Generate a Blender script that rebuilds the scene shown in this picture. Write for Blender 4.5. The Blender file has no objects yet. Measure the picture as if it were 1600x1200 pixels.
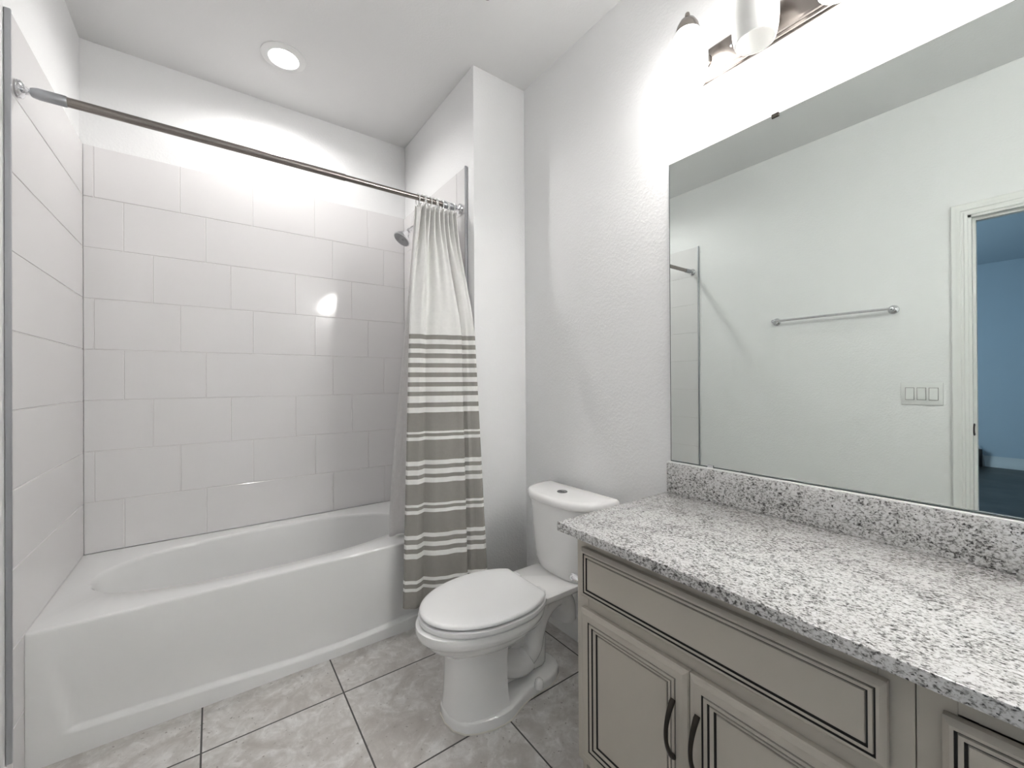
import bpy, bmesh, math, random
from math import sin, cos, pi
from mathutils import Vector, Matrix

S = bpy.context.scene
COL = S.collection
random.seed(7)

# ------------------------------------------------------------------ room measures (metres)
CX, CZ = 0.4783, 1.2161          # camera position (y = 0)
W = 1.8603                        # vanity wall
H = 2.8004                        # ceiling
D = 2.6725                        # tile face behind the tub
F = 1.776                         # front of the short wing wall
TL = 1.524                        # tub length, tile face to tile face
E = 0.012                         # tile thickness
LW = -0.013                       # face of the left wall
TF = 1.845                        # front edge of the side tile panels
TT = 2.3132                       # top of the tile
RIM = 0.4326                      # tub rim
TY = 1.9376                       # tub apron
YB = -0.95                        # wall behind the camera
CT = 0.804                        # counter top

# ------------------------------------------------------------------ camera
cam_d = bpy.data.cameras.new('camera')
cam = bpy.data.objects.new('camera', cam_d); COL.objects.link(cam)
yaw, pitch, roll = 0.6276, 0.0024, -0.0056
f0 = Vector((sin(yaw), cos(yaw), 0)); r0 = Vector((cos(yaw), -sin(yaw), 0)); up = Vector((0, 0, 1))
f1 = f0 * cos(pitch) + up * sin(pitch); u1 = up * cos(pitch) - f0 * sin(pitch)
r2 = r0 * cos(roll) + u1 * sin(roll); u2 = u1 * cos(roll) - r0 * sin(roll)
m = Matrix((r2, u2, -f1)).transposed().to_4x4(); m.translation = Vector((CX, 0, CZ))
cam.matrix_world = m
cam_d.sensor_fit = 'HORIZONTAL'; cam_d.sensor_width = 36
cam_d.lens = 36 * 644.43 / 1600
cam_d.shift_x = 0.0; cam_d.shift_y = (593.85 - 600) / 1600
cam_d.clip_start = 0.02
S.camera = cam

# ------------------------------------------------------------------ light and exposure
SHADE_LIT = 8.5       # glow of the two lit vanity shades
SHADE_FILL = 12.0       # glow of the unseen fixture added as fill light
BULB = 20.0            # bulbs inside the lit shades
DOWNLIGHT = 8.0        # glow of the shower downlight lens
DOWNLIGHT_BEAM = 11.5  # watts of the downlight's beam
BEDROOM_SKY = 4.0      # daylight pane in the next room
world = bpy.data.worlds.new('world'); S.world = world
world.use_nodes = True
world.node_tree.nodes['Background'].inputs[0].default_value = (0.75, 0.82, 0.9, 1)
world.node_tree.nodes['Background'].inputs[1].default_value = 0.25
S.view_settings.view_transform = 'Standard'
S.view_settings.look = 'None'
S.view_settings.gamma = 1.0
S.view_settings.use_curve_mapping = False
S.view_settings.exposure = 1.53

# ------------------------------------------------------------------ materials
class NT:
    def __init__(s, name):
        s.m = bpy.data.materials.new(name); s.m.use_nodes = True
        s.t = s.m.node_tree; s.b = s.t.nodes['Principled BSDF']; s.tc = None
    def n(s, ty, **kw):
        nd = s.t.nodes.new(ty)
        for k, v in kw.items():
            if k.startswith('i_'): nd.inputs[k[2:].replace('_', ' ')].default_value = v
            else: setattr(nd, k, v)
        return nd
    def l(s, a, b): s.t.links.new(a, b)
    def co(s, which='Object'):
        if s.tc is None: s.tc = s.n('ShaderNodeTexCoord')
        return s.tc.outputs[which]
    def set(s, **kw):
        for k, v in kw.items(): s.b.inputs[k.replace('_', ' ')].default_value = v
        return s
    def noise(s, scale, detail=2, rough=.5, vec=None, dist=0):
        nd = s.n('ShaderNodeTexNoise'); nd.inputs['Scale'].default_value = scale
        nd.inputs['Detail'].default_value = detail; nd.inputs['Roughness'].default_value = rough
        nd.inputs['Distortion'].default_value = dist
        s.l(vec if vec is not None else s.co(), nd.inputs['Vector']); return nd.outputs['Fac']
    def ramp(s, fac, stops, interp='LINEAR'):
        nd = s.n('ShaderNodeValToRGB'); cr = nd.color_ramp; cr.interpolation = interp
        while len(cr.elements) < len(stops): cr.elements.new(.5)
        for e, (p, c) in zip(cr.elements, stops):
            e.position = p; e.color = (*c, 1) if len(c) == 3 else c
        s.l(fac, nd.inputs['Fac']); return nd.outputs['Color']
    def mix(s, fac, a, b, blend='MIX'):
        nd = s.n('ShaderNodeMix', data_type='RGBA', blend_type=blend)
        for sock, v in ((nd.inputs[0], fac), (nd.inputs[6], a), (nd.inputs[7], b)):
            if hasattr(v, 'is_linked'): s.l(v, sock)
            else: sock.default_value = v if not isinstance(v, tuple) or len(v) == 4 else (*v, 1)
        return nd.outputs[2]
    def math(s, op, a, b=0.0, c=None):
        nd = s.n('ShaderNodeMath', operation=op)
        for i, v in enumerate((a, b) if c is None else (a, b, c)):
            if hasattr(v, 'is_linked'): s.l(v, nd.inputs[i])
            else: nd.inputs[i].default_value = v
        return nd.outputs[0]
    def bump(s, h, strength=.2, dist=.002):
        nd = s.n('ShaderNodeBump'); nd.inputs['Strength'].default_value = strength
        nd.inputs['Distance'].default_value = dist
        s.l(h, nd.inputs['Height']); s.l(nd.outputs[0], s.b.inputs['Normal'])

def plain(name, col, rough=.5, metal=0., **kw):
    n = NT(name).set(Base_Color=(*col, 1), Roughness=rough, Metallic=metal, **kw)
    return n.m

def paint(name, col, strength=.35, rough=.55):
    n = NT(name).set(Roughness=rough)
    a = n.noise(95, 3, .55); b = n.noise(38, 2, .5)
    h = n.math('ADD', n.math('MULTIPLY', n.ramp(a, [(.42, (0, 0, 0)), (.62, (1, 1, 1))]), .6), b)
    n.bump(h, strength, .003)
    c = n.mix(n.noise(3, 2), tuple(x * .985 for x in col), tuple(min(1, x * 1.01) for x in col))
    n.l(c, n.b.inputs['Base Color'])
    return n.m

M = {}
M['wall'] = paint('wall_paint', (.86, .86, .86), .2)
M['ceil'] = paint('ceiling_paint', (.78, .778, .775), .14, .7)
M['blue'] = paint('blue_grey_paint', (.56, .65, .72), .2)
M['trim'] = plain('trim_white', (.82, .82, .80), .35)
M['tile'] = plain('white_gloss_tile', (.80, .785, .785), .07)
M['grout'] = plain('tile_grout', (.78, .76, .75), .7)
M['alu'] = plain('aluminium_edge', (.42, .43, .45), .35, .9)
M['tub'] = plain('tub_acrylic', (.80, .80, .795), .09)
M['china'] = plain('toilet_china', (.88, .875, .865), .07, Coat_Weight=.4)
M['seat'] = plain('seat_plastic', (.84, .84, .84), .22)
M['caulk'] = plain('base_caulk', (.78, .75, .68), .6)
M['chrome'] = plain('chrome', (.80, .80, .82), .08, 1.)
M['drain'] = plain('worn_chrome', (.30, .30, .31), .25, 1.)
M['nickel'] = plain('brushed_nickel', (.31, .28, .26), .2, 1.)
M['bronze'] = plain('dark_bronze', (.045, .038, .032), .32, .85)
M['cab'] = plain('cabinet_taupe_paint', (.50, .462, .402), .42)
M['glaze'] = plain('cabinet_glaze', (.018, .016, .014), .6)
M['toe'] = plain('toe_kick', (.20, .19, .17), .6)
M['plastic'] = plain('white_plastic', (.80, .80, .79), .3)
M['gap_shade'] = plain('switch_gap_shade', (.30, .30, .29), .6)
M['black'] = plain('black_plastic', (.012, .012, .013), .4)
M['nozzle'] = plain('grey_rubber', (.42, .42, .43), .4)
M['mirror'] = plain('mirror_silver', (.745, .79, .765), .0, 1.)
M['mirror_edge'] = plain('mirror_edge', (.10, .12, .12), .25)
M['ring'] = plain('ring_white', (.85, .85, .84), .2)

def emit(name, col, strength, base=(.9, .9, .9)):
    n = NT(name).set(Base_Color=(*base, 1), Roughness=.3, Emission_Color=(*col, 1), Emission_Strength=strength)
    return n.m
M['shade_lit'] = emit('lit_frosted_glass', (1, .985, .96), SHADE_LIT)
M['shade_fill'] = emit('lit_frosted_glass_fill', (1, .985, .96), SHADE_FILL)
M['lens'] = emit('downlight_lens', (1, .985, .965), DOWNLIGHT)
M['bulb'] = emit('bulb_glass', (1, .985, .96), BULB)
M['skypane'] = emit('daylight_pane', (.62, .82, 1.), BEDROOM_SKY)

def shade_off():
    n = NT('unlit_frosted_glass').set(Base_Color=(.88, .88, .87, 1), Roughness=.18)
    tr = n.n('ShaderNodeBsdfTranslucent'); tr.inputs[0].default_value = (.9, .9, .89, 1)
    mx = n.n('ShaderNodeMixShader'); mx.inputs[0].default_value = .35
    out = n.t.nodes['Material Output']
    n.l(n.b.outputs[0], mx.inputs[1]); n.l(tr.outputs[0], mx.inputs[2]); n.l(mx.outputs[0], out.inputs[0])
    return n.m
M['shade_off'] = shade_off()

def cloth(name, col, trans):
    n = NT(name).set(Roughness=.85)
    wv = n.n('ShaderNodeTexWave', bands_direction='Z'); wv.inputs['Scale'].default_value = 260
    wv.inputs['Distortion'].default_value = 1.5; n.l(n.co(), wv.inputs['Vector'])
    c = n.mix(n.noise(60, 3), tuple(x * .93 for x in col), tuple(min(1, x * 1.04) for x in col))
    n.l(c, n.b.inputs['Base Color'])
    n.bump(n.math('ADD', n.math('MULTIPLY', wv.outputs['Fac'], .4), n.noise(45, 3)), .25, .0015)
    tr = n.n('ShaderNodeBsdfTranslucent'); n.l(c, tr.inputs[0])
    mx = n.n('ShaderNodeMixShader'); mx.inputs[0].default_value = trans
    n.l(n.b.outputs[0], mx.inputs[1]); n.l(tr.outputs[0], mx.inputs[2])
    n.l(mx.outputs[0], n.t.nodes['Material Output'].inputs[0])
    return n.m
M['cream'] = cloth('curtain_cream', (.95, .945, .92), .12)
M['taupe'] = cloth('curtain_taupe', (.34, .325, .298), .08)
M['liner'] = cloth('liner_vinyl', (.95, .94, .935), .62)

def granite():
    n = NT('speckled_granite').set(Roughness=.13, Specular_IOR_Level=.85)
    mp = n.n('ShaderNodeMapping'); n.l(n.co(), mp.inputs[0]); mp.inputs['Scale'].default_value = (1, .72, 1)
    mp.inputs['Rotation'].default_value = (0, 0, .5)
    v = mp.outputs[0]
    fine = n.noise(210, 3, .6, v, .5); mid = n.noise(85, 3, .6, v, .4); big = n.noise(9, 4, .65, v, 1.2)
    k = n.math('ADD', n.math('MULTIPLY', fine, .62), n.math('ADD', n.math('MULTIPLY', mid, .26), n.math('MULTIPLY', big, .20)))
    c = n.ramp(k, [(.0, (.03, .03, .03)), (.41, (.05, .048, .046)), (.45, (.16, .155, .15)), (.49, (.34, .33, .32)),
                   (.53, (.52, .51, .50)), (.59, (.665, .66, .655)), (1, (.77, .765, .76))])
    spk = n.noise(230, 2, .5, v); s2 = n.ramp(spk, [(.30, (1, 1, 1)), (.36, (0, 0, 0))])
    c2 = n.mix(s2, c, (.05, .047, .045))
    n.l(c2, n.b.inputs['Base Color'])
    return n.m
M['granite'] = granite()

def floor_tile():
    n = NT('stone_look_floor_tile')
    pos = n.n('ShaderNodeNewGeometry').outputs['Position']
    sx = n.n('ShaderNodeSeparateXYZ'); n.l(pos, sx.inputs[0])
    ux = n.math('DIVIDE', n.math('SUBTRACT', sx.outputs[0], .443 - .4465 * 20), .4465)
    uy = n.math('DIVIDE', n.math('SUBTRACT', sx.outputs[1], 1.70 - .462 * 20), .462)
    fx, fy = n.math('FRACT', ux), n.math('FRACT', uy)
    ex = n.math('MINIMUM', fx, n.math('SUBTRACT', 1, fx)); ey = n.math('MINIMUM', fy, n.math('SUBTRACT', 1, fy))
    d = n.math('MINIMUM', ex, ey)
    grout = n.math('LESS_THAN', d, .0062)
    cell = n.n('ShaderNodeCombineXYZ'); n.l(n.math('FLOOR', ux), cell.inputs[0]); n.l(n.math('FLOOR', uy), cell.inputs[1])
    wn = n.n('ShaderNodeTexWhiteNoise', noise_dimensions='3D'); n.l(cell.outputs[0], wn.inputs[0])
    off = n.n('ShaderNodeVectorMath', operation='SCALE'); n.l(wn.outputs['Color'], off.inputs[0]); off.inputs['Scale'].default_value = 9
    ad = n.n('ShaderNodeVectorMath', operation='ADD'); n.l(pos, ad.inputs[0]); n.l(off.outputs[0], ad.inputs[1])
    v = ad.outputs[0]
    a = n.noise(6, 8, .62, v, 1.1); b = n.noise(24, 6, .65, v, .9); c = n.noise(85, 3, .5, v, .3)
    base = n.ramp(a, [(.28, (.42, .39, .37)), (.44, (.56, .535, .51)), (.54, (.68, .66, .64)), (.68, (.77, .76, .745))])
    base = n.mix(n.ramp(b, [(.40, (.55, .55, .55)), (.62, (0, 0, 0))]), base, (.46, .43, .405))
    base = n.mix(n.ramp(b, [(.58, (0, 0, 0)), (.72, (.5, .5, .5))]), base, (.82, .81, .80))
    pit = n.ramp(c, [(.28, (.9, .9, .9)), (.33, (0, 0, 0))])
    base = n.mix(pit, base, (.27, .25, .23))
    col = n.mix(grout, base, (.085, .082, .078))
    n.l(col, n.b.inputs['Base Color'])
    n.l(n.math('ADD', n.math('MULTIPLY', grout, .4), .34), n.b.inputs['Roughness'])
    h = n.math('SUBTRACT', n.math('MULTIPLY', b, .25), n.math('MULTIPLY', n.math('LESS_THAN', d, .008), 1))
    n.bump(h, .5, .0015)
    return n.m
M['floor'] = floor_tile()

def dark_floor():
    n = NT('dark_bedroom_floor').set(Roughness=.4)
    c = n.ramp(n.noise(3, 5, .6), [(.35, (.025, .026, .022)), (.65, (.07, .068, .058))])
    n.l(c, n.b.inputs['Base Color']); return n.m
M['dfloor'] = dark_floor()

# ------------------------------------------------------------------ mesh helpers
def link(name, me, mats, parent=None):
    o = bpy.data.objects.new(name, me); COL.objects.link(o)
    for mm in (mats if isinstance(mats, (list, tuple)) else [mats]): me.materials.append(mm)
    if parent: o.parent = parent
    return o

def obj(name, bm, mats, parent=None, smooth=35):
    bmesh.ops.recalc_face_normals(bm, faces=bm.faces)
    for e in bm.edges:
        if len(e.link_faces) == 2 and e.calc_face_angle(0) > math.radians(smooth): e.smooth = False
    for f in bm.faces: f.smooth = True
    me = bpy.data.meshes.new(name); bm.to_mesh(me); bm.free()
    return link(name, me, mats, parent)

def thing(name, label, cat, loc=(0, 0, 0), group=None):
    o = bpy.data.objects.new(name, None); COL.objects.link(o); o.location = loc
    o.empty_display_size = .05
    return tag(o, label, cat, group)

def tag(o, label, cat, group=None):
    o['label'] = label; o['category'] = cat
    if group: o['group'] = group
    return o

def struct(name, bm, mats, smooth=35):
    o = obj(name, bm, mats, None, smooth); o['kind'] = 'structure'; return o

def box(bm, a, b, bev=0., seg=2, mat=0):
    x0, y0, z0 = [min(p, q) for p, q in zip(a, b)]; x1, y1, z1 = [max(p, q) for p, q in zip(a, b)]
    vs = [bm.verts.new(p) for p in ((x0, y0, z0), (x1, y0, z0), (x1, y1, z0), (x0, y1, z0), (x0, y0, z1), (x1, y0, z1), (x1, y1, z1), (x0, y1, z1))]
    fs = [bm.faces.new([vs[i] for i in q]) for q in ((0, 3, 2, 1), (4, 5, 6, 7), (0, 1, 5, 4), (1, 2, 6, 5), (2, 3, 7, 6), (3, 0, 4, 7))]
    for f in fs: f.material_index = mat
    if bev > 0:
        es = list({e for f in fs for e in f.edges})
        r = bmesh.ops.bevel(bm, geom=es, offset=bev, segments=seg, affect='EDGES', profile=.5)
        for f in r['faces']: f.material_index = mat

def B(): return bmesh.new()

def loft(bm, loops, cap0=True, cap1=True, closed=True, mat=0):
    rows = [[bm.verts.new(p) for p in lp] for lp in loops]
    n = len(rows[0])
    for r, q in zip(rows, rows[1:]):
        for i in range(n if closed else n - 1):
            j = (i + 1) % n
            f = bm.faces.new((r[i], r[j], q[j], q[i])); f.material_index = mat
    if cap0: bm.faces.new(rows[0][::-1]).material_index = mat
    if cap1: bm.faces.new(rows[-1]).material_index = mat
    return rows

def frame_axes(d):
    d = Vector(d).normalized(); a = Vector((0, 0, 1)) if abs(d.z) < .9 else Vector((1, 0, 0))
    u = d.cross(a).normalized(); return u, d.cross(u).normalized()

def lathe(bm, origin, axis, prof, n=32, cap0=True, cap1=True, mat=0):
    """prof: (radius, height along axis)"""
    o = Vector(origin); ax = Vector(axis).normalized(); u, v = frame_axes(ax)
    return loft(bm, [[o + ax * h + (u * cos(t) + v * sin(t)) * r for t in [2 * pi * k / n for k in range(n)]] for r, h in prof], cap0, cap1, True, mat)

def tube(bm, pts, rad, n=14, mat=0, flat=None):
    pts = [Vector(p) for p in pts]; N = len(pts)
    rads = rad if isinstance(rad, (list, tuple)) else [rad] * N
    loops = []; u = None
    for i, p in enumerate(pts):
        d = (pts[min(i + 1, N - 1)] - pts[max(i - 1, 0)]).normalized()
        if u is None: u, v = frame_axes(d)
        else: u = (u - d * u.dot(d)).normalized(); v = d.cross(u)
        lp = []
        for k in range(n):
            t = 2 * pi * k / n; q = (u * cos(t) + v * sin(t)) * rads[i]
            if flat: q = Vector(q[j] * flat[j] for j in range(3))
            lp.append(p + q)
        loops.append(lp)
    loft(bm, loops, True, True, True, mat)

def spline(pts, k=8):
    pts = [Vector(p) for p in pts]; out = []
    for i in range(len(pts) - 1):
        p0 = pts[max(i - 1, 0)]; p1 = pts[i]; p2 = pts[i + 1]; p3 = pts[min(i + 2, len(pts) - 1)]
        for j in range(k):
            t = j / k
            out.append(.5 * ((2 * p1) + (p2 - p0) * t + (2 * p0 - 5 * p1 + 4 * p2 - p3) * t * t + (3 * p1 - p0 - 3 * p2 + p3) * t ** 3))
    out.append(pts[-1]); return out

def lerp(a, b, t): return a + (b - a) * t
def sstep(t): t = max(0, min(1, t)); return t * t * (3 - 2 * t)

# ------------------------------------------------------------------ the setting
bm = B(); box(bm, (-.14, YB - .1, -.1), (W + .12, D + .14, 0)); struct('floor', bm, M['floor'])
bm = B(); box(bm, (-.14, YB - .1, H), (W + .12, D + .14, H + .1)); struct('ceiling', bm, M['ceil'])
bm = B(); box(bm, (-.14, D + E + .001, 0), (W + .12, D + E + .12, H)); struct('wall_back', bm, M['wall'])
bm = B(); box(bm, (W, YB - .1, 0), (W + .12, D + E, H)); struct('wall_right', bm, M['wall'])
bm = B(); box(bm, (TL + E + .001, F, 0), (W, D + E, H), .004, 2); struct('wall_wing', bm, M['wall'])
bm = B(); box(bm, (-.14, YB - .1, 0), (W, YB, H)); struct('wall_front', bm, M['wall'])
DY0, DY1, DH = -.42, .352, 2.085   # doorway in the left wall
bm = B()
box(bm, (-.132, YB, 0), (LW, DY0, H)); box(bm, (-.132, DY1, 0), (LW, D + E, H)); box(bm, (-.132, DY0, DH), (LW, DY1, H))
struct('wall_left', bm, M['wall'])

# door frame: jambs, stop, moulded casing
def casing_prof():
    return [(0, .0), (0, .010), (.006, .013), (.012, .013), (.016, .009), (.024, .0095), (.028, .014), (.042, .0155), (.046, .0185), (.058, .020), (.062, .016), (.062, 0)]
bm = B()
box(bm, (-.134, DY1 - .018, 0), (LW + .002, DY1, DH)); box(bm, (-.134, DY0, 0), (LW + .002, DY0 + .018, DH)); box(bm, (-.134, DY0, DH - .018), (LW + .002, DY1, DH))
box(bm, (-.085, DY1 - .03, 0), (-.05, DY1 - .018, DH - .018)); box(bm, (-.085, DY0 + .018, 0), (-.05, DY0 + .03, DH - .018)); box(bm, (-.085, DY0 + .03, DH - .03), (-.05, DY1 - .03, DH - .018))
door = struct('door_1', bm, M['trim'])
bm = B()
pr = casing_prof(); i0 = .006
for side in (1, -1):
    xs = (lambda d: LW + d) if side == 1 else (lambda d: -.132 - d)
    path = [(DY1 - i0, 0, 1, 0), (DY1 - i0, DH - i0, 1, 1), (DY0 + i0, DH - i0, -1, 1), (DY0 + i0, 0, -1, 0)]
    loft(bm, [[(xs(d), y + sy * a, z + sz * a) for a, d in pr] for y, z, sy, sz in path], True, True, True)
obj('casing', bm, M['trim'], door)
bm = B()
lathe(bm, (-.045, DY1 - .0182, .945), (0, -1, 0), [(.033, 0), (.032, .004), (.024, .006), (.020, .002)], 24)
o = obj('strike_plate', bm, M['bronze'], door); o['label'] = 'dark round strike plate'

# baseboards
def baseboard(name, p, q, nrm, h=.105):
    """run from p to q on the floor, sticking out along nrm"""
    prof = [(0, 0), (.013, 0), (.013, .068), (.0105, .072), (.0105, .078), (.008, .082), (.008, .092), (.004, .100), (.002, h), (0, h)]
    bm = B(); n = Vector((*nrm, 0))
    loft(bm, [[Vector((*a, 0)) + n * d + Vector((0, 0, z)) for d, z in prof] for a in (p, q)])
    return struct(name, bm, M['trim'])
baseboard('baseboard_left', (LW, DY1 + .060), (LW, TF - .010), (1, 0))
baseboard('baseboard_right', (W, .889), (W, F), (-1, 0))
baseboard('baseboard_wing', (TL + E + .004, F), (W - .013, F), (0, -1))
baseboard('baseboard_front', (LW, YB), (1.36, YB), (0, 1))

# bedroom beyond the doorway (seen in the mirror)
BX = -5.42
bm = B(); box(bm, (BX - .1, -3.0, -.1), (-.14, 3.0, 0)); struct('floor_bedroom', bm, M['dfloor'])
bm = B(); box(bm, (BX - .1, -3.0, H), (-.14, 3.0, H + .1)); struct('ceiling_bedroom', bm, M['blue'])
bm = B(); box(bm, (BX - .1, -3.0, 0), (BX, 3.0, H)); struct('wall_bedroom_far', bm, M['blue'])
bm = B(); box(bm, (BX, -3.0, 0), (-.14, -2.9, H)); struct('wall_bedroom_left', bm, M['blue'])
bm = B()
WX0, WX1, WZ0, WZ1 = -3.6, -2.0, .8, 2.2
box(bm, (BX, 2.9, 0), (WX0, 3.0, H)); box(bm, (WX1, 2.9, 0), (-.14, 3.0, H)); box(bm, (WX0, 2.9, 0), (WX1, 3.0, WZ0)); box(bm, (WX0, 2.9, WZ1), (WX1, 3.0, H))
struct('wall_bedroom_right', bm, M['blue'])
bm = B(); box(bm, (-.139, YB - .1, 0), (-.133, DY0 - .001, H)); box(bm, (-.139, DY1 + .001, 0), (-.133, 2.9, H)); box(bm, (-.139, DY0, DH), (-.133, DY1, H))
box(bm, (-.14, -3.0, 0), (-.133, YB - .1, H)); struct('wall_bedroom_near', bm, M['blue'])
bm = B()
box(bm, (WX0, 2.92, WZ0), (WX0 + .05, 2.99, WZ1)); box(bm, (WX1 - .05, 2.92, WZ0), (WX1, 2.99, WZ1)); box(bm, (WX0 + .05, 2.92, WZ0), (WX1 - .05, 2.99, WZ0 + .05)); box(bm, (WX0 + .05, 2.92, WZ1 - .05), (WX1 - .05, 2.99, WZ1))
win = struct('window_1', bm, M['trim'])
bm = B(); box(bm, (WX0 + .05, 2.965, WZ0 + .05), (WX1 - .05, 2.97, WZ1 - .05)); obj('pane', bm, M['skypane'], win)
baseboard('baseboard_bedroom', (BX, -2.9), (BX, 2.9), (1, 0), .15)

# ------------------------------------------------------------------ moulded tile surround
def par(o, t):  # keep world placement under an Empty
    o.parent = t; o.matrix_parent_inverse = Matrix.Translation(t.location).inverted(); return o

ROWS = [TT, 2.076, 1.842, 1.608, 1.373, 1.137, .902, .668, .434]
JO = [[.035, .346, .658, .971, 1.283], [.136, .450, 1.070, 1.384], [.242, .557, .867, 1.182]]
def tile_panel(name, label, u0, u1, rows, joints, P):
    """P(u, z, depth) -> point; depth 0 = back, 1 = face"""
    bm = B(); g = .0011
    def quadbox(a, b, c, d):
        ch = .0016
        lo = [[P(a, c, 0), P(b, c, 0), P(b, d, 0), P(a, d, 0)], [P(a, c, 1 - ch / E), P(b, c, 1 - ch / E), P(b, d, 1 - ch / E), P(a, d, 1 - ch / E)],
              [P(a + ch, c + ch, 1), P(b - ch, c + ch, 1), P(b - ch, d - ch, 1), P(a + ch, d - ch, 1)]]
        loft(bm, lo)
    for r in range(len(rows) - 1):
        z1, z0 = rows[r], rows[r + 1]
        js = [u0] + [j for j in joints[r % len(joints)] if u0 + .02 < j < u1 - .02] + [u1]
        for a, b in zip(js, js[1:]):
            quadbox(a + (g if a > u0 else 0), b - (g if b < u1 else 0), z0 + (g if r < len(rows) - 2 else 0), z1 - (g if r else 0))
    loft(bm, [[P(u0 + .001, rows[-1] + .001, 0), P(u1 - .001, rows[-1] + .001, 0), P(u1 - .001, rows[0] - .001, 0), P(u0 + .001, rows[0] - .001, 0)],
              [P(u0 + .001, rows[-1] + .001, .82), P(u1 - .001, rows[-1] + .001, .82), P(u1 - .001, rows[0] - .001, .82), P(u0 + .001, rows[0] - .001, .82)]], mat=1)
    return tag(obj(name, bm, [M['tile'], M['grout']], None, 20), label, 'tile panel')
tile_panel('tile_panel', 'large white tile panel on the long back wall above the tub', 0, TL, ROWS, JO, lambda u, z, d: Vector((u, D + E * (1 - d), z)))
SR = ROWS + [.200, 0.0]
lp = tile_panel('tile_panel', 'narrow white tile panel on the left wall at the open end of the tub', TF, D, SR, [[], [], []], lambda u, z, d: Vector((-E * (1 - d), u, z)))
rp = tile_panel('tile_panel', 'white tile panel behind the shower curtain and shower head', TF, D, SR, [[1.93, 2.24, 2.55], [2.03, 2.34], [2.13, 2.44]], lambda u, z, d: Vector((TL + E * (1 - d), u, z)))
for p_, xa, xb in ((lp, -E, .0015), (rp, TL - .0015, TL + E)):
    bm = B(); box(bm, (xa, TF - .0085, .108 if xa < 0 else .108), (xb, TF - .0002, TT + .004), .0012, 1)
    o = obj('edge_trim', bm, M['alu']); o.parent = p_
    o['label'] = 'grey metal edge strip'

# ------------------------------------------------------------------ bathtub
def rrect(x0, x1, y0, y1, r, n=8):
    out = []
    for cx, cy, a0 in ((x1 - r, y1 - r, 0), (x0 + r, y1 - r, pi / 2), (x0 + r, y0 + r, pi), (x1 - r, y0 + r, 1.5 * pi)):
        for k in range(n + 1):
            t = a0 + pi / 2 * k / n; out.append((cx + r * cos(t), cy + r * sin(t)))
    return out
bathtub = thing('bathtub', 'white alcove bathtub with a plain apron between the tiled walls', 'bathtub', (TL / 2, (TY + D) / 2, 0))
N = 96
def superloop(cx, cy, ax, ay, e, z, shift=0):
    out = []
    for k in range(N):
        t = 2 * pi * k / N; c, s = cos(t), sin(t)
        out.append((cx + shift + ax * math.copysign(abs(c) ** (2 / e), c), cy + ay * math.copysign(abs(s) ** (2 / e), s), z))
    return out
def rectloop(x0, x1, y0, y1, z):
    cx, cy = .72, 2.315; out = []
    for k in range(N):
        t = 2 * pi * k / N; c, s = cos(t), sin(t)
        tx = ((x1 - cx) if c > 0 else (x0 - cx)) / c if abs(c) > 1e-6 else 1e9
        ty = ((y1 - cy) if s > 0 else (y0 - cy)) / s if abs(s) > 1e-6 else 1e9
        q = min(tx, ty); out.append([cx + c * q, cy + s * q, z])
    for (px_, py_) in ((x0, y0), (x1, y0), (x1, y1), (x0, y1)):   # snap the nearest point to each corner
        b = min(out, key=lambda p: (p[0] - px_) ** 2 + (p[1] - py_) ** 2); b[0], b[1] = px_, py_
    return [tuple(p) for p in out]
X0, X1, Y0, Y1 = .0006, TL - .0006, TY + .006, D - .0006
bm = B()
loops = [rectloop(X0, X1, Y0 + .02, Y1, .36), rectloop(X0, X1, Y0, Y1, .40), rectloop(X0, X1, Y0 - .004, Y1, RIM - .006), rectloop(X0, X1, Y0 - .001, Y1, RIM - .001), rectloop(X0, X1, Y0 + .006, Y1, RIM)]
for ax, ay, e, z, sh in ((.640, .288, 2.35, RIM, 0), (.636, .285, 2.35, RIM - .002, 0), (.631, .281, 2.35, RIM - .008, .001), (.627, .278, 2.4, RIM - .018, .003), (.612, .268, 2.5, .34, .016), (.585, .255, 2.6, .24, .038),
                         (.555, .243, 2.8, .16, .060), (.525, .230, 3, .115, .078), (.47, .205, 3, .092, .092), (.35, .15, 3, .084, .105), (.1, .05, 2, .082, .13)):
    loops.append(superloop(.722, 2.306, ax, ay, e, z, sh))
loft(bm, loops, False, True)
par(obj('basin', bm, M['tub'], None, 40), bathtub)
# apron: flat face that sinks into a shallow panel and steps out again at the foot
bm = B(); nx, nz = 120, 60
def ledge(x):
    pts = [(.0, .09), (.1, .084), (.24, .077), (.41, .069), (.75, .048), (.93, .045), (1.13, .053), (1.3, .066), (1.42, .08), (1.524, .09)]
    for (a, za), (b, zb) in zip(pts, pts[1:]):
        if a <= x <= b: return lerp(za, zb, (x - a) / (b - a))
    return .09
grid = []
for i in range(nx + 1):
    x = lerp(X0, X1, i / nx); row = []
    lz = ledge(x)
    zz = [0, lz * .5, lz - .012] + [lz - .009 + .018 * k / 8 for k in range(9)] + [lerp(lz + .012, RIM - .012, (k / 38)) for k in range(39)]
    lft = sstep((x - lerp(.095, .05, 1) - .0) / .06); rgt = sstep((TL - .05 - x) / .06)
    for z in zz:
        a0 = .098 - .20 * (z - lz)        # left end of the panel leans outwards as it rises
        side = sstep((x - a0 + .012) / .03) * sstep((TL - a0 - x + .012) / .03)
        fade = 1 - sstep((z - lz - .02) / .26)
        kick = sstep((z - lz + .009) / .018)
        y = TY + .016 * side * fade * kick
        row.append(bm.verts.new((x, y, z)))
    row.append(bm.verts.new((x, TY + .0005, RIM - .007))); row.append(bm.verts.new((x, TY + .003, RIM - .002))); row.append(bm.verts.new((x, TY + .012, RIM + .0004)))
    row.append(bm.verts.new((x, TY + .05, RIM - .004))); 
    grid.append(row)
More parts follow.
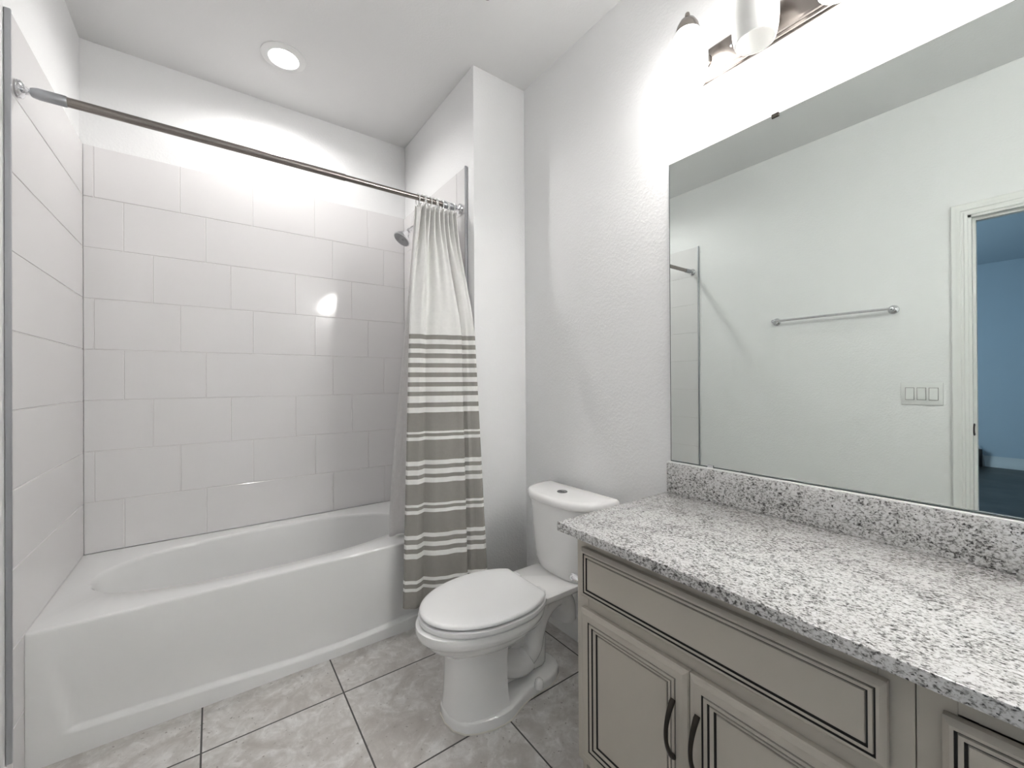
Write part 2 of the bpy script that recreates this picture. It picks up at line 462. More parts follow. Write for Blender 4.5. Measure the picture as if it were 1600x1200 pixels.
for a, b in zip(grid, grid[1:]):
    for k in range(len(a) - 1): bm.faces.new((a[k], b[k], b[k + 1], a[k + 1]))
par(obj('apron', bm, M['tub'], None, 60), bathtub)

# ------------------------------------------------------------------ shower rod
RY, RZ = 1.885, 2.110
rod = thing('shower_rod', 'brushed metal shower curtain rod spanning the tub alcove', 'shower rod', (TL / 2, RY, RZ))
bm = B(); tube(bm, [(.105, RY, RZ), (.95, RY, RZ)], .0145, 24); tube(bm, [(.95, RY, RZ), (1.44, RY, RZ)], .0128, 24)
par(obj('tube', bm, M['nickel'], None), rod)
for s, xw in ((1, 0.0), (-1, TL)):
    bm = B(); lathe(bm, (xw, RY, RZ), (s, 0, 0), [(.024, .0005), (.0265, .004), (.0255, .010), (.019, .015), (.012, .017), (.0105, .024), (.0125, .030)], 28)
    par(obj('flange', bm, M['chrome'], None), rod)
    bm = B(); lathe(bm, (xw, RY, RZ), (s, 0, 0), [(.0115, .028), (.0145, .034), (.0168, .046), (.0168, .104), (.0150, .108)], 24)
    par(obj('end_sleeve', bm, M['alu'], None), rod)

# ------------------------------------------------------------------ curtain rings, curtain, liner
NR = 10
ring_x = [lerp(1.287, 1.476, k / (NR - 1)) for k in range(NR)]
bm = B()
tube(bm, [(0, .0245 * cos(t), -.004 + .0285 * sin(t)) for t in [2 * pi * k / 28 for k in range(29)]], .0024, 8)
for a in (.9, pi - .9): lathe(bm, (0, .0215 * cos(a), -.004 + .026 * sin(a)), (1, 0, 0), [(.001, -.0055), (.0045, -.004), (.0057, 0), (.0045, .004), (.001, .0055)], 10)
ring0 = obj('curtain_ring', bm, M['ring'])
rings = []
for k, x in enumerate(ring_x):
    r = ring0 if k == 0 else ring0.copy()
    if k: COL.objects.link(r)
    r.location = (x, RY, RZ - .006); r.rotation_euler = (0, 0, .35 * math.sin(k * 2.1))
    rings.append(r)
    lab = {0: 'leftmost white curtain ring at the free edge of the striped curtain', NR - 1: 'rightmost white curtain ring, beside the wall end of the rod'}
    tag(r, lab.get(k, 'white curtain ring amid the row bunched at the right end of the rod'), 'curtain ring', 'rings bunched on the shower rod')

STR = [1.44, 1.418, 1.395, 1.372, 1.351, 1.328, 1.304, 1.283, 1.259, 1.237, 1.213, 1.192, 1.168, 1.148, 1.116, 1.094, 1.069, .98, .97, .955, .939, .843,
       .822, .803, .778, .76, .737, .642, .63, .615, .598, .501, .482, .46, .439, .418, .394, .295, .279, .26, .245]
HEM = .168
def keycurve(keys, u):
    for (u0, *a), (u1, *b) in zip(keys, keys[1:]):
        if u0 <= u <= u1:
            t = (u - u0) / (u1 - u0); return [lerp(p, q, t) for p, q in zip(a, b)]
    return list(keys[-1][1:])
BOT = [(0, 1.222, 1.880), (.03, 1.200, 1.872), (.06, 1.188, 1.850), (.09, 1.190, 1.838), (.20, 1.235, 1.808), (.25, 1.262, 1.812), (.29, 1.280, 1.822), (.33, 1.298, 1.808), (.38, 1.322, 1.792), (.50, 1.385, 1.766), (.60, 1.443, 1.744), (.635, 1.466, 1.738),
       (.652, 1.474, 1.744), (.668, 1.470, 1.764), (.69, 1.466, 1.782), (.715, 1.472, 1.784), (.735, 1.482, 1.768), (.755, 1.490, 1.764), (.775, 1.500, 1.752), (.85, 1.530, 1.728), (.94, 1.562, 1.716), (.98, 1.576, 1.722), (1, 1.574, 1.738)]
MID = [(0, 1.250, 1.885), (.03, 1.236, 1.874), (.06, 1.228, 1.858), (.09, 1.230, 1.850), (.20, 1.270, 1.828), (.25, 1.291, 1.830), (.29, 1.307, 1.838), (.33, 1.322, 1.830), (.38, 1.343, 1.818), (.50, 1.397, 1.798), (.60, 1.443, 1.778), (.635, 1.460, 1.774),
       (.652, 1.466, 1.780), (.668, 1.463, 1.794), (.69, 1.460, 1.808), (.715, 1.465, 1.810), (.735, 1.474, 1.798), (.755, 1.482, 1.792), (.775, 1.490, 1.782), (.85, 1.505, 1.768), (.94, 1.522, 1.760), (.98, 1.530, 1.762), (1, 1.529, 1.770)]
def curtain_pt(u, z):
    ht, zm = 2.078, 1.44
    tx = 1.281 + .213 * u
    h = (ht - z) / (ht - HEM)
    top = math.exp(-h * 9)                      # tight pleats right under the rings
    ty = RY + .004 + (.006 + .022 * top) * sin(2 * pi * (u * 9 + .10))
    mx, my = keycurve(MID, u); bx, by = keycurve(BOT, u)
    if z > zm:
        t = (ht - z) / (ht - zm); t = lerp(t, sstep(t), .45)
        x = lerp(tx, mx, t); y = lerp(ty, my, t)
        k = t * (1 - t) * 4
        y += k * (.015 * sin(2 * pi * (u * 3.1 + .12)) + .008 * sin(2 * pi * (u * 5.3 + .6))) * (1 if u < .8 else (1 - u) / .2)
    else:
        t = (zm - z) / (zm - HEM)
        x = lerp(mx, bx, t); y = lerp(my, by, t)
    g = sstep((2.0 - z) / .5) * min(1, u / .1)
    y += g * (.005 * sin(2 * pi * (u * 3.4 + .3)) + .002 * sin(2 * pi * u * 7.3 + 1.2)) * (1 if u < .85 else (1 - u) / .15)
    return Vector((x, y, z))
def cloth_obj(name, fn, zs, nu, mats, matfn, thick):
    bm = B(); rows = []
    for z in zs: rows.append([bm.verts.new(fn(i / nu, z)) for i in range(nu + 1)])
    for j in range(len(zs) - 1):
        mi = matfn((zs[j] + zs[j + 1]) / 2)
        for i in range(nu):
            f = bm.faces.new((rows[j][i], rows[j][i + 1], rows[j + 1][i + 1], rows[j + 1][i])); f.material_index = mi; f.smooth = True
    me = bpy.data.meshes.new(name); bm.to_mesh(me); bm.free()
    o = link(name, me, mats)
    sd = o.modifiers.new('thickness', 'SOLIDIFY'); sd.thickness = thick; sd.offset = 0
    return o
zs = [lerp(2.078, STR[0], k / 34) for k in range(34)]
edges_ = STR + [HEM]
for a, b in zip(edges_, edges_[1:]):
    n = max(1, round((a - b) / .02)); zs += [lerp(a, b, k / n) for k in range(n)]
zs.append(HEM)
def stripe(z):
    if z > STR[0]: return 0
    i = max(k for k, s in enumerate(STR) if s > z); return 1 if i % 2 == 0 else 0
cur = cloth_obj('shower_curtain', curtain_pt, zs, 240, [M['cream'], M['taupe']], stripe, .0016)
tag(cur, 'cream fabric shower curtain with taupe stripes drawn to the right end of the rod', 'shower curtain')
LB = [(0, 1.190, 2.030), (.10, 1.20, 2.040), (.25, 1.235, 2.050), (.4, 1.275, 2.045), (.6, 1.33, 2.055), (.8, 1.38, 2.045), (1, 1.42, 2.050)]
def liner_pt(u, z):
    h = (2.074 - z) / (2.074 - .438)
    bx, by = keycurve(LB, u)
    w = min(1, h / .95)
    x = lerp(1.290 + .19 * u, bx, sstep(w) * .5 + w * .5)
    y = lerp(RY + .050 + .006 * sin(2 * pi * 8 * u), by + .006 * sin(2 * pi * (3.5 * u + .2)), w)
    return Vector((x, y, z))
lin = cloth_obj('curtain_liner', liner_pt, [lerp(2.074, .438, k / 60) for k in range(61)], 90, [M['liner']], lambda z: 0, .0008)
tag(lin, 'plain white shower curtain liner hanging along the tub rim behind the striped curtain', 'curtain liner')

# ------------------------------------------------------------------ shower head
sh = thing('overhead_shower', 'chrome shower head on a bent arm above the tub', 'shower head', (TL, 2.30, 2.13))
bm = B(); tube(bm, spline([(TL, 2.30, 2.135), (1.49, 2.30, 2.137), (1.44, 2.30, 2.126), (1.405, 2.296, 2.094)], 8), .0105, 16)
par(obj('arm', bm, M['chrome'], None), sh)
bm = B(); lathe(bm, (TL, 2.30, 2.135), (-1, 0, 0), [(.030, .0003), (.028, .006), (.018, .012), (.011, .014)], 28)
par(obj('wall_flange', bm, M['chrome'], None), sh)
hd = Vector((-.60, -.03, -.80)).normalized(); ho = Vector((1.408, 2.296, 2.098))
bm = B(); lathe(bm, ho, hd, [(.012, -.008), (.0145, 0), (.0145, .010), (.012, .013), (.018, .02), (.030, .038), (.042, .056), (.049, .066), (.051, .072), (.0505, .079), (.047, .0805)], 36)
head = par(obj('head', bm, M['chrome'], None), sh)
bm = B()
lathe(bm, ho, hd, [(.0462, .0806), (.0462, .0815), (.039, .0818), (.039, .0810)], 36)
lathe(bm, ho, hd, [(.034, .0806), (.034, .0822), (.030, .0822), (.030, .0808)], 30)
lathe(bm, ho, hd, [(.012, .0806), (.010, .084), (.004, .085)], 20)
u_, v_ = frame_axes(hd)
for rr, nn in ((.042, 22), (.024, 12), (.017, 8)):
    for k in range(nn):
        t = 2 * pi * k / nn; lathe(bm, ho + hd * .0805 + (u_ * cos(t) + v_ * sin(t)) * rr, hd, [(.0024, 0), (.0020, .0025), (.001, .003)], 6)
o = obj('spray_face', bm, M['nozzle']); o.parent = head
o['label'] = 'grey ringed nozzle face'

# ------------------------------------------------------------------ toilet (faces -x, tank against the right wall)
TC = 1.335
toilet = thing('toilet', 'white two-piece toilet with closed lid between tub and vanity', 'toilet', (1.45, TC, 0))
def egg(xf, xb, hw, z, n=64, xm=None, eb=2.0, ef=2.0, flatb=None):
    xm = xm if xm is not None else lerp(xf, xb, .56); out = []
    for k in range(n):
        t = 2 * pi * k / n; c, s = cos(t), sin(t)
        e = eb if c > 0 else ef; a = (xb - xm) if c > 0 else (xm - xf)
        x = xm + a * math.copysign(abs(c) ** (2 / e), c); y = TC + hw * math.copysign(abs(s) ** (2 / e), s)
        if flatb is not None and x > flatb: x = flatb
        out.append((x, y, z))
    return out
bm = B()
# bowl
loft(bm, [egg(1.055, 1.56, .176, .3655), egg(1.045, 1.565, .184, .360), egg(1.043, 1.565, .186, .345), egg(1.047, 1.56, .183, .328), egg(1.058, 1.55, .172, .318),
          egg(1.068, 1.545, .163, .305), egg(1.082, 1.53, .150, .288), egg(1.108, 1.515, .130, .268), egg(1.14, 1.49, .105, .245), egg(1.18, 1.46, .080, .215), egg(1.22, 1.43, .05, .19)])
# front pedestal column (flat-backed)
def dee(xf, xb, hw, z, n=28, r=.012):
    out = []; L = xb - xf
    for k in range(n + 1):
        t = pi / 2 + pi * k / n
        out.append((lerp(xb, xf, abs(cos(t)) ** .62) if True else 0, TC + hw * math.copysign(abs(sin(t)) ** .80, sin(t)), z))
    return out
loft(bm, [dee(1.135, 1.340, .130, .300), dee(1.150, 1.338, .117, .26), dee(1.156, 1.338, .110, .21), dee(1.156, 1.340, .108, .15), dee(1.153, 1.343, .110, .09), dee(1.150, 1.346, .113, .055), dee(1.146, 1.35, .119, .030), dee(1.145, 1.35, .122, .012)])
# foot flange with a waist
def foot(z, k=1.0, dx=0):
    keys = [(1.143, 0), (1.150, .05), (1.175, .088), (1.21, .110), (1.26, .127), (1.31, .134), (1.345, .131), (1.38, .117), (1.42, .102), (1.46, .094), (1.51, .092), (1.56, .090), (1.60, .080), (1.635, .058), (1.652, .028), (1.657, 0)]
    top = [(x, TC + h * k) for x, h in keys]; bot = [(x, TC - h * k) for x, h in keys[-2:0:-1]]
    return [(1.4 + (x - 1.4) * (1 - dx), y, z) for x, y in top + bot]
loft(bm, [foot(.0045), foot(.028), foot(.036, .985, .004), foot(.041, .93, .02), foot(.044, .80, .06)])
# trapway
tube(bm, spline([(1.28, TC, .20), (1.36, TC, .155), (1.42, TC, .118), (1.475, TC, .118), (1.515, TC, .150), (1.53, TC, .205), (1.555, TC, .262), (1.60, TC, .30), (1.66, TC, .31), (1.70, TC, .26), (1.705, TC, .2)], 8),
     [lerp(.052, .062, min(1, i / 20)) if i < 26 else .052 for i in range(81)], 24, flat=(1, 1.42, 1))
tube(bm, spline([(1.36, TC, .29), (1.44, TC, .268), (1.50, TC, .262), (1.545, TC, .283), (1.57, TC, .33)], 8), .048, 20, flat=(1, 1.5, 1))
box(bm, (1.34, TC - .035, .035), (1.60, TC + .035, .30), .03, 4)
# deck that carries the tank
def deck(hw, z, x0, x1, r=.03):
    return [(x, y, z) for x, y in rrect(x0, x1, TC - hw, TC + hw, r, 6)]
loft(bm, [deck(.040, .29, 1.46, 1.66), deck(.070, .315, 1.45, 1.74), deck(.105, .338, 1.44, 1.79), deck(.126, .355, 1.43, 1.805), deck(.133, .368, 1.43, 1.81), deck(.131, .380, 1.432, 1.808), deck(.125, .3835, 1.438, 1.80)])
bowl = par(obj('bowl', bm, M['china'], None, 38), toilet)
# caulk bead where the foot meets the floor
bm = B(); loft(bm, [foot(.0002, 1.018, -.006), foot(.003, 1.015, -.005), foot(.005, 1.0, 0)]); o = par(obj('caulk_bead', bm, M['caulk'], None), toilet); o['label'] = 'thin off-white caulk line around the foot'
# seat and lid
SB = 1.512
def lidloop(inset, z):
    out = []
    xf, xb, hw = 1.061 + inset, 1.560 - inset, .1855 - inset; xm = 1.318
    for k in range(96):
        t = 2 * pi * k / 96; c, s = cos(t), sin(t)
        if c > 0: x = xm + (xb - xm) * c ** .86; y = TC + hw * math.copysign(abs(s) ** .9, s)
        else: x = xm + (xm - xf) * c; y = TC + hw * math.copysign(abs(s) ** .98, s)
        out.append((min(x, SB - inset * .7), y, z))
    return out
bm = B(); loft(bm, [lidloop(.006, .3665), lidloop(-.003, .369), lidloop(-.005, .376), lidloop(-.003, .385), lidloop(.004, .3866), lidloop(.03, .3868)]); par(obj('seat', bm, M['seat'], None, 50), toilet)
bm = B(); loft(bm, [lidloop(.034, .3873), lidloop(.032, .3930), lidloop(.003, .3932), lidloop(-.0005, .3955), lidloop(.0, .402), lidloop(.005, .4065), lidloop(.014, .4088), lidloop(.05, .4102), lidloop(.12, .4106)]); par(obj('seat_lid', bm, M['seat'], None, 50), toilet)
for s in (-1, 1):
    bm = B(); box(bm, (1.500, TC + s * .078 - .022, .382), (1.532, TC + s * .078 + .022, .398), .006, 3); par(obj('hinge', bm, M['seat'], None), toilet)
    bm = B(); lathe(bm, (1.492, TC + s * .103, .036), (0, 0, 1), [(.0175, 0), (.0175, .014), (.015, .026), (.009, .033), (.002, .035)], 24)
    par(obj('bolt_cap', bm, M['china'], None), toilet)
# tank
def tankloop(xb, depth, hw, z, n=40, flat=.72):
    """D-shaped plan: straight back against the wall, bowed front"""
    out = []; r = .02
    for k in range(n + 1):
        t = -pi / 2 + pi * k / n
        y = TC + hw * math.copysign(abs(sin(t)) ** .78, sin(t)); x = xb - depth * abs(cos(t)) ** .60
        out.append((x, y, z))
    return out
bm = B()
TX = 1.822
tb = [(.352, .085, .115), (.362, .128, .150), (.372, .150, .165), (.39, .166, .175), (.43, .177, .183), (.50, .184, .190), (.58, .190, .197), (.66, .195, .204), (.694, .197, .206), (.697, .190, .200)]
loft(bm, [tankloop(TX, dp, hw, z) for z, dp, hw in tb]); par(obj('tank', bm, M['china'], None, 50), toilet)
bm = B()
loft(bm, [tankloop(TX + .004, .200, .209, .6905), tankloop(TX + .006, .211, .217, .692), tankloop(TX + .007, .215, .221, .698), tankloop(TX + .007, .215, .221, .712), tankloop(TX + .006, .212, .218, .720), tankloop(TX + .003, .204, .210, .7255), tankloop(TX - .008, .18, .19, .7275), tankloop(TX - .05, .09, .10, .728)])
tl = par(obj('tank_lid', bm, M['china'], None, 50), toilet)
bm = B(); lathe(bm, (1.72, TC + .005, .7275), (0, 0, 1), [(.023, 0), (.023, .003), (.0205, .0045), (.0195, .003)], 32); box(bm, (1.718, TC - .014, .7305), (1.722, TC + .024, .7318), .0005, 1)
lathe(bm, (1.727, TC + .012, .7303), (0, 0, 1), [(.007, 0), (.006, .002), (.001, .0025)], 16)
o = obj('flush_button', bm, M['drain']); o.parent = tl; o['label'] = 'round chrome dual flush button'

# ------------------------------------------------------------------ vanity
FX = 1.360        # face frame
DX = 1.340        # door faces
VY = .887         # toilet-side end
def panel(bm, y0, y1, z0, z1, rings, capmat=0):
    """rings: (inset, depth out of the face frame, material of the band ending here)"""
    rows = []
    for ins, dep, mi in rings:
        rows.append(([bm.verts.new((FX - dep, y, z)) for y, z in ((y0 + ins, z0 + ins), (y1 - ins, z0 + ins), (y1 - ins, z1 - ins), (y0 + ins, z1 - ins))], mi))
    for (a, _), (b, mi) in zip(rows, rows[1:]):
        for i in range(4):
            j = (i + 1) % 4; bm.faces.new((a[i], a[j], b[j], b[i])).material_index = mi
    bm.faces.new(rows[-1][0]).material_index = capmat; bm.faces.new(rows[0][0][::-1]).material_index = 0
DOOR = [(0, .001, 0), (0, .013, 0), (.003, .0165, 0), (.012, .0205, 0), (.014, .020, 0), (.0300, .020, 0), (.0310, .0165, 1), (.0332, .0165, 1), (.0342, .0195, 0), (.0420, .0180, 0), (.0430, .0140, 1), (.0455, .0140, 1), (.0465, .0165, 0),
        (.0540, .0130, 0), (.0550, .0090, 1), (.0580, .0090, 1), (.0595, .0115, 0), (.0640, .0115, 0)]
DRAW = [(0, .001, 0), (0, .013, 0), (.003, .0165, 0), (.008, .0200, 0), (.0125, .0200, 0), (.0132, .0160, 1), (.0158, .0160, 1), (.0168, .0195, 0), (.0225, .0195, 0), (.0233, .0155, 1), (.0262, .0155, 1), (.0275, .0185, 0), (.032, .0185, 0)]
def handle(bm, y, z0, z1):
    n = 26; pts = []; rd = []
    for k in range(n + 1):
        t = k / n; z = lerp(z0, z1, t); out = .030 * sin(pi * t) ** .8
        pts.append((DX - .001 - out, y, z)); rd.append(lerp(.0062, .0042, sin(pi * t)) if 0 < k < n else .0055)
    tube(bm, pts, rd, 14, flat=(1, 1.15, 1))
def carcass(bm, y0, y1):
    """side panels, floor, back, face frame with stiles and rails"""
    box(bm, (FX + .019, y1 - .016, .0), (W - .001, y1, .778), .001, 1); box(bm, (FX + .019, y0, .0), (W - .001, y0 + .016, .778), .001, 1)
    box(bm, (FX + .019, y0 + .016, .095), (W - .012, y1 - .016, .111)); box(bm, (W - .012, y0 + .016, .02), (W - .002, y1 - .016, .77))
    for a, b in ((y0, y0 + .045), (y1 - .045, y1)): box(bm, (FX, a + .0004, .095), (FX + .019, b - .0004, .778), .0008, 1)
    for c, d in ((.725, .778), (.545, .598), (.095, .14)): box(bm, (FX + .0002, y0 + .045, c), (FX + .0188, y1 - .045, d))
def cabinet(y0, y1, label, z_door=.13):
    cb = thing('vanity_cabinet', label, 'cabinet', (FX + .25, (y0 + y1) / 2, 0), 'taupe vanity cabinets')
    bm = B(); carcass(bm, y0, y1); par(obj('carcass', bm, M['cab'], None), cb)
    bm = B(); box(bm, (FX + .075, y0 + .0165, .0), (FX + .087, y1 - .0165, .095)); par(obj('toe_kick', bm, M['toe'], None), cb)
    return cb
def add_door(cb, y0, y1, z0, z1, hy):
    bm = B(); panel(bm, y0, y1, z0, z1, DOOR); d = par(obj('door', bm, [M['cab'], M['glaze']], None, 25), cb)
    bm = B(); handle(bm, hy, z1 - .214, z1 - .080); h = obj('handle', bm, M['bronze']); h.parent = d
    h['label'] = 'dark bronze arched handle'
def add_front(cb, name, y0, y1, z0, z1):
    bm = B(); panel(bm, y0, y1, z0, z1, DRAW); return par(obj(name, bm, [M['cab'], M['glaze']], None, 25), cb)
cab1 = cabinet(.153, VY, 'taupe vanity cabinet beside the toilet, two doors under a wide drawer front')
add_front(cab1, 'drawer_front', .184, .858, .592, .7315)
add_door(cab1, .5225, .858, .128, .5575, .558); add_door(cab1, .184, .5205, .128, .5575, .4985)
cab2 = cabinet(-.26, .1525, 'taupe vanity drawer cabinet at the right edge, farther from the toilet')
for z0, z1 in ((.592, .7225), (.365, .575), (.128, .348)):
    d = add_front(cab2, 'drawer', -.23, .1225, z0, z1)
    bm = B(); n = 20
    tube(bm, [(DX - .001 - .03 * sin(pi * k / n) ** .8, lerp(-.12, .015, k / n), (z0 + z1) / 2) for k in range(n + 1)], .005, 12)
    h = obj('handle', bm, M['bronze']); h.parent = d; h['label'] = 'dark bronze arched handle'
cab3 = cabinet(-.945, -.2605, 'taupe vanity cabinet against the wall behind the camera')
add_front(cab3, 'drawer_front', -.915, -.29, .592, .7315)
add_door(cab3, -.602, -.29, .128, .5575, -.57); add_door(cab3, -.915, -.604, .128, .5575, -.63)

bm = B(); box(bm, (1.2925, YB + .002, CT - .026), (W - .0005, .9035, CT), .0025, 2)
o = obj('vanity_countertop', bm, M['granite']); tag(o, 'speckled grey and white granite countertop on the taupe vanity', 'countertop')
bm = B(); box(bm, (W - .021, YB + .002, CT + .0003), (W - .0005, .9035, .913), .0018, 2)
o = obj('backsplash', bm, M['granite']); tag(o, 'low speckled granite backsplash strip below the mirror', 'backsplash')

bm = B(); box(bm, (W - .0200, YB + .01, .9122), (W - .0086, .9025, .9164), .0016, 2)  # white strip added to paint the bright, lit top of the backsplash
cb_ = obj('lit_edge_strip', bm, M['plastic'], o); cb_['label'] = 'thin white strip painting the lit top edge'

# toilet paper holder on the cabinet end, only its tip shows
tp = thing('paper_holder', 'small round chrome fitting at the cabinet end, beside the toilet tank', 'paper holder', (1.45, VY, .588))
bm = B(); lathe(bm, (1.408, VY, .590), (0, 1, 0), [(.022, .0003), (.021, .006), (.010, .010), (.008, .014), (.008, .045), (.010, .050), (.0125, .056), (.0125, .066), (.010, .073), (.004, .076)], 24)
par(obj('post', bm, M['chrome'], None), tp)
bm = B(); tube(bm, [(1.408, VY + .061, .590), (1.55, VY + .061, .590)], .006, 16); par(obj('roll_bar', bm, M['chrome'], None), tp)

# ------------------------------------------------------------------ mirror with clips
mir = thing('vanity_mirror', 'large frameless mirror above the backsplash reflecting the doorway', 'mirror', (W, .1, 1.46))
MX = W - .0075
bm = B(); box(bm, (MX + .0006, -.80, .9168), (MX + .006, .8945, 2.0152)); par(obj('backing', bm, M['mirror_edge'], None), mir)
bm = B(); box(bm, (MX, -.7995, .9205), (MX + .0005, .8918, 2.0140)); par(obj('glass', bm, M['mirror'], None), mir)
for y, z, s in ((.536, 2.0147, -1), (-.35, 2.0147, -1), (.743, .9165, 1), (-.4, .9165, 1)):
    bm = B(); box(bm, (MX - .0035, y - .010, z + s * .009), (MX - .0004, y + .010, z - s * .003), .0008, 1); box(bm, (MX - .0035, y - .010, z - s * .0005), (W - .0003, y + .010, z - s * .003), .0006, 1)
    par(obj('clip', bm, M['bronze'] if s < 0 else M['chrome'], None), mir)

# ------------------------------------------------------------------ vanity light
LZ = 2.292
def vanity_light(LM, lit_, label, screws, glow):
    vl = thing('vanity_light', label, 'vanity light', (W, LM, LZ), 'vanity lights')
    def stad(inset, x, hy=.312, hz=.058):
        a, b = hy - inset, hz - inset; r = b
        return [(x, LM + p, LZ + q) for p, q in rrect(-a, a, -b, b, r * .96, 10)]
    bm = B()
    loft(bm, [stad(0, W - .0003), stad(0, W - .004), stad(.003, W - .0065), stad(.005, W - .0065), stad(.006, W - .013), stad(.010, W - .0155), stad(.0125, W - .0155), stad(.0145, W - .021), stad(.0185, W - .024), stad(.021, W - .0245), stad(.0245, W - .0245)])
    bp = par(obj('backplate', bm, M['nickel'], None, 25), vl)
    for y in screws:
        bm = B(); lathe(bm, (W - .0245, y, LZ + .004), (-1, 0, 0), [(.0055, -.002), (.0055, .002), (.0035, .0035), (.0008, .0038)], 14)
        o = obj('screw', bm, M['drain']); o.parent = bp
    LX = W - .128
    SP = [(.030, 2.352), (.037, 2.343), (.045, 2.328), (.0525, 2.308), (.0575, 2.285), (.060, 2.26), (.0600, 2.235), (.0580, 2.21), (.0545, 2.19), (.052, 2.180)]
    for k, y in enumerate((LM + .205, LM, LM - .205)):
        bm = B()
        tube(bm, spline([(W - .02, y, LZ), (W - .06, y, LZ + .006), (W - .098, y, LZ + .045), (W - .116, y, LZ + .088), (LX, y, LZ + .104)], 6), .0085, 14)
        lathe(bm, (W - .0245, y, LZ), (-1, 0, 0), [(.026, -.001), (.024, .006), (.014, .012), (.010, .014)], 24)
        par(obj('arm', bm, M['nickel'], None), vl)
        bm = B(); lathe(bm, (LX, y, 0), (0, 0, -1), [(.001, -2.412), (.0065, -2.409), (.008, -2.402), (.006, -2.394), (.013, -2.390), (.024, -2.382), (.033, -2.366), (.0375, -2.348), (.0375, -2.343), (.036, -2.343)], 28)
        par(obj('fitter_cap', bm, M['nickel'], None), vl)
        lit = lit_[k]
        prof = SP + [(r - .0035, z) for r, z in SP[::-1]]
        bm = B(); lathe(bm, (LX, y, 0), (0, 0, 1), prof, 40, False, False)
        s_ = par(obj('glass_shade', bm, M[glow] if lit else M['shade_off'], None, 50), vl)
        if lit:
            bm = B(); lathe(bm, (LX, y, 0), (0, 0, 1), [(.012, 2.30), (.014, 2.275), (.022, 2.245), (.025, 2.225), (.022, 2.208), (.012, 2.199), (.002, 2.1975)], 20)
            obj('bulb', bm, M['bulb'], s_)
        s_['label'] = 'glowing frosted glass shade' if lit else 'unlit white glass shade'
vanity_light(.540, (1, 0, 1), 'brushed nickel vanity light bar above the mirror, its middle glass shade unlit', (.655, .430), 'shade_lit')
vanity_light(-.580, (1, 1, 1), 'added brushed nickel fill light bar, all shades glowing, unseen over the far vanity half', (-.465, -.690), 'shade_fill')  # unseen fixture added to brighten the lower room

# ------------------------------------------------------------------ ceiling downlight and sprinkler
dl = thing('ceiling_downlight', 'round white recessed downlight glowing above the tub', 'ceiling light', (.763, 2.272, H))
bm = B(); lathe(bm, (.763, 2.272, H), (0, 0, -1), [(.098, .0002), (.097, .004), (.088, .0085), (.066, .0105), (.0625, .006)], 48, True, False); par(obj('trim_ring', bm, M['plastic'], None), dl)
bm = B(); lathe(bm, (.763, 2.272, H), (0, 0, -1), [(.0625, .0055), (.056, .008), (.04, .010), (.015, .011)], 48); par(obj('lens', bm, M['lens'], None), dl)
ld = bpy.data.lights.new('downlight_beam', 'SPOT'); ld.energy = DOWNLIGHT_BEAM; ld.spot_size = math.radians(165); ld.spot_blend = .45; ld.shadow_soft_size = .05; ld.color = (1, .985, .965)
lo = bpy.data.objects.new('downlight_beam', ld); COL.objects.link(lo); lo.location = (.763, 2.272, H - .014); par(lo, dl)
sp = thing('fire_sprinkler', 'tiny white and dark fire sprinkler on the ceiling at the top edge', 'sprinkler', (1.385, 1.40, H))
bm = B(); lathe(bm, (1.385, 1.405, H), (0, 0, -1), [(.030, .0002), (.028, .004), (.014, .008), (.011, .014)], 24); par(obj('escutcheon', bm, M['plastic'], None), sp)
bm = B(); lathe(bm, (1.385, 1.405, H), (0, 0, -1), [(.003, .012), (.003, .026), (.012, .027), (.012, .029), (.002, .030)], 16); par(obj('deflector', bm, M['drain'], None), sp)

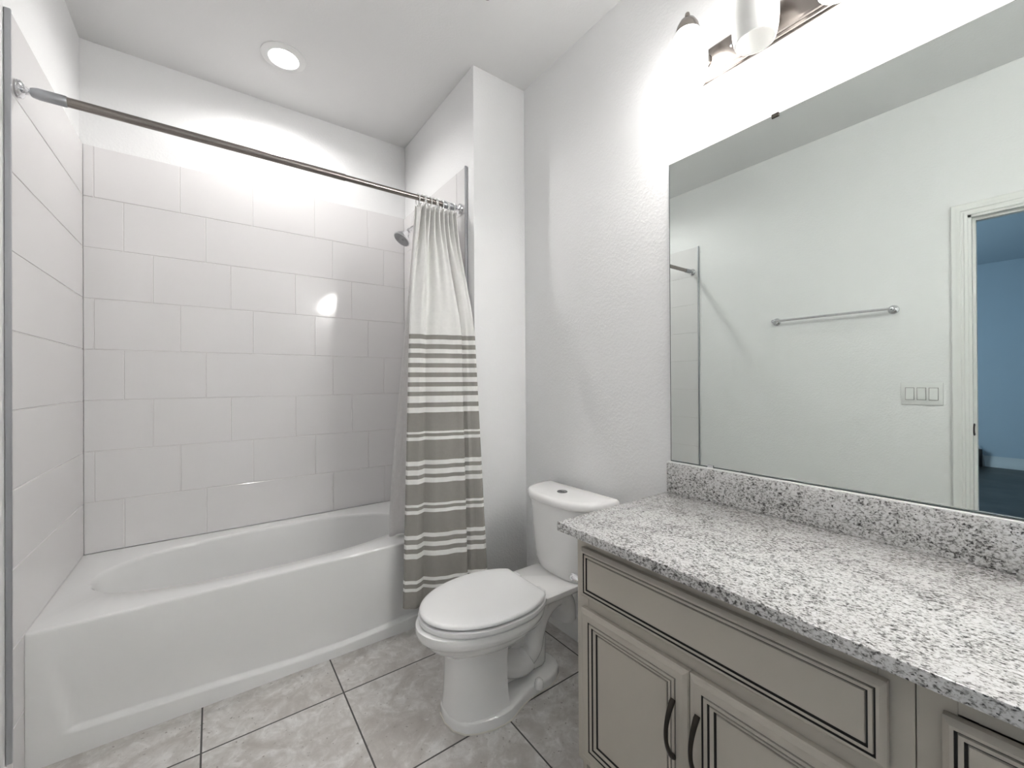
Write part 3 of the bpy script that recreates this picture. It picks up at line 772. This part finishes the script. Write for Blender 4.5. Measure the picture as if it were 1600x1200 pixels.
# ------------------------------------------------------------------ things on the left wall, seen in the mirror
tw = thing('towel_bar', 'chrome towel bar on the bare left wall, seen in the mirror', 'towel bar', (LW, .95, 1.623))
for y in (1.262, .643):
    bm = B(); lathe(bm, (LW, y, 1.623), (1, 0, 0), [(.0265, .0003), (.0265, .004), (.023, .009), (.012, .014), (.0085, .020), (.0085, .048), (.011, .052), (.0125, .060), (.011, .068), (.004, .071)], 28)
    par(obj('post', bm, M['chrome'], None), tw)
bm = B(); tube(bm, [(LW + .060, 1.266, 1.623), (LW + .060, .639, 1.623)], .0078, 18); par(obj('bar', bm, M['chrome'], None), tw)
sw = thing('light_switch', 'white three-gang rocker switch plate on the left wall beside the door', 'light switch', (LW, .527, 1.131))
bm = B(); box(bm, (LW + .0002, .441, 1.069), (LW + .007, .613, 1.193), .0022, 2)
for k in range(3): box(bm, (LW + .006, .527 + (k - 1) * .0485 - .0195, 1.0955), (LW + .0073, .527 + (k - 1) * .0485 + .0195, 1.1665), 0, 1, 1)  # grey panels paint the shade in the gap round each rocker
par(obj('cover_plate', bm, [M['plastic'], M['gap_shade']], None), sw)
for k in range(3):
    y = .527 + (k - 1) * .0485
    tilt = -1 if k == 1 else 1
    bm = B()
    loft(bm, [[(LW + .0065, y - .017, 1.098), (LW + .0065, y + .017, 1.098), (LW + .0065, y + .017, 1.164), (LW + .0065, y - .017, 1.164)],
              [(LW + .0105 + .0032 * tilt, y - .0165, 1.0985), (LW + .0105 + .0032 * tilt, y + .0165, 1.0985), (LW + .0105 - .0032 * tilt, y + .0165, 1.1635), (LW + .0105 - .0032 * tilt, y - .0165, 1.1635)]])
    par(obj('rocker', bm, M['plastic'], None, 20), sw)

# small black box with a cable on the bedroom baseboard
bx = thing('black_box', 'small black box with a thin white cable by the bedroom baseboard, seen in the mirror', 'box', (BX + .07, .87, 0))
bm = B(); box(bm, (BX + .03, .80, .001), (BX + .10, .96, .24), .01, 2); par(obj('body', bm, M['black'], None), bx)
bm = B(); tube(bm, spline([(BX + .07, .86, .24), (BX + .05, .85, .32), (BX + .03, .83, .25), (BX + .03, .79, .12), (BX + .03, .78, .02)], 6), .006, 8); par(obj('cable', bm, M['plastic'], None), bx)

bpy.context.view_layer.update()
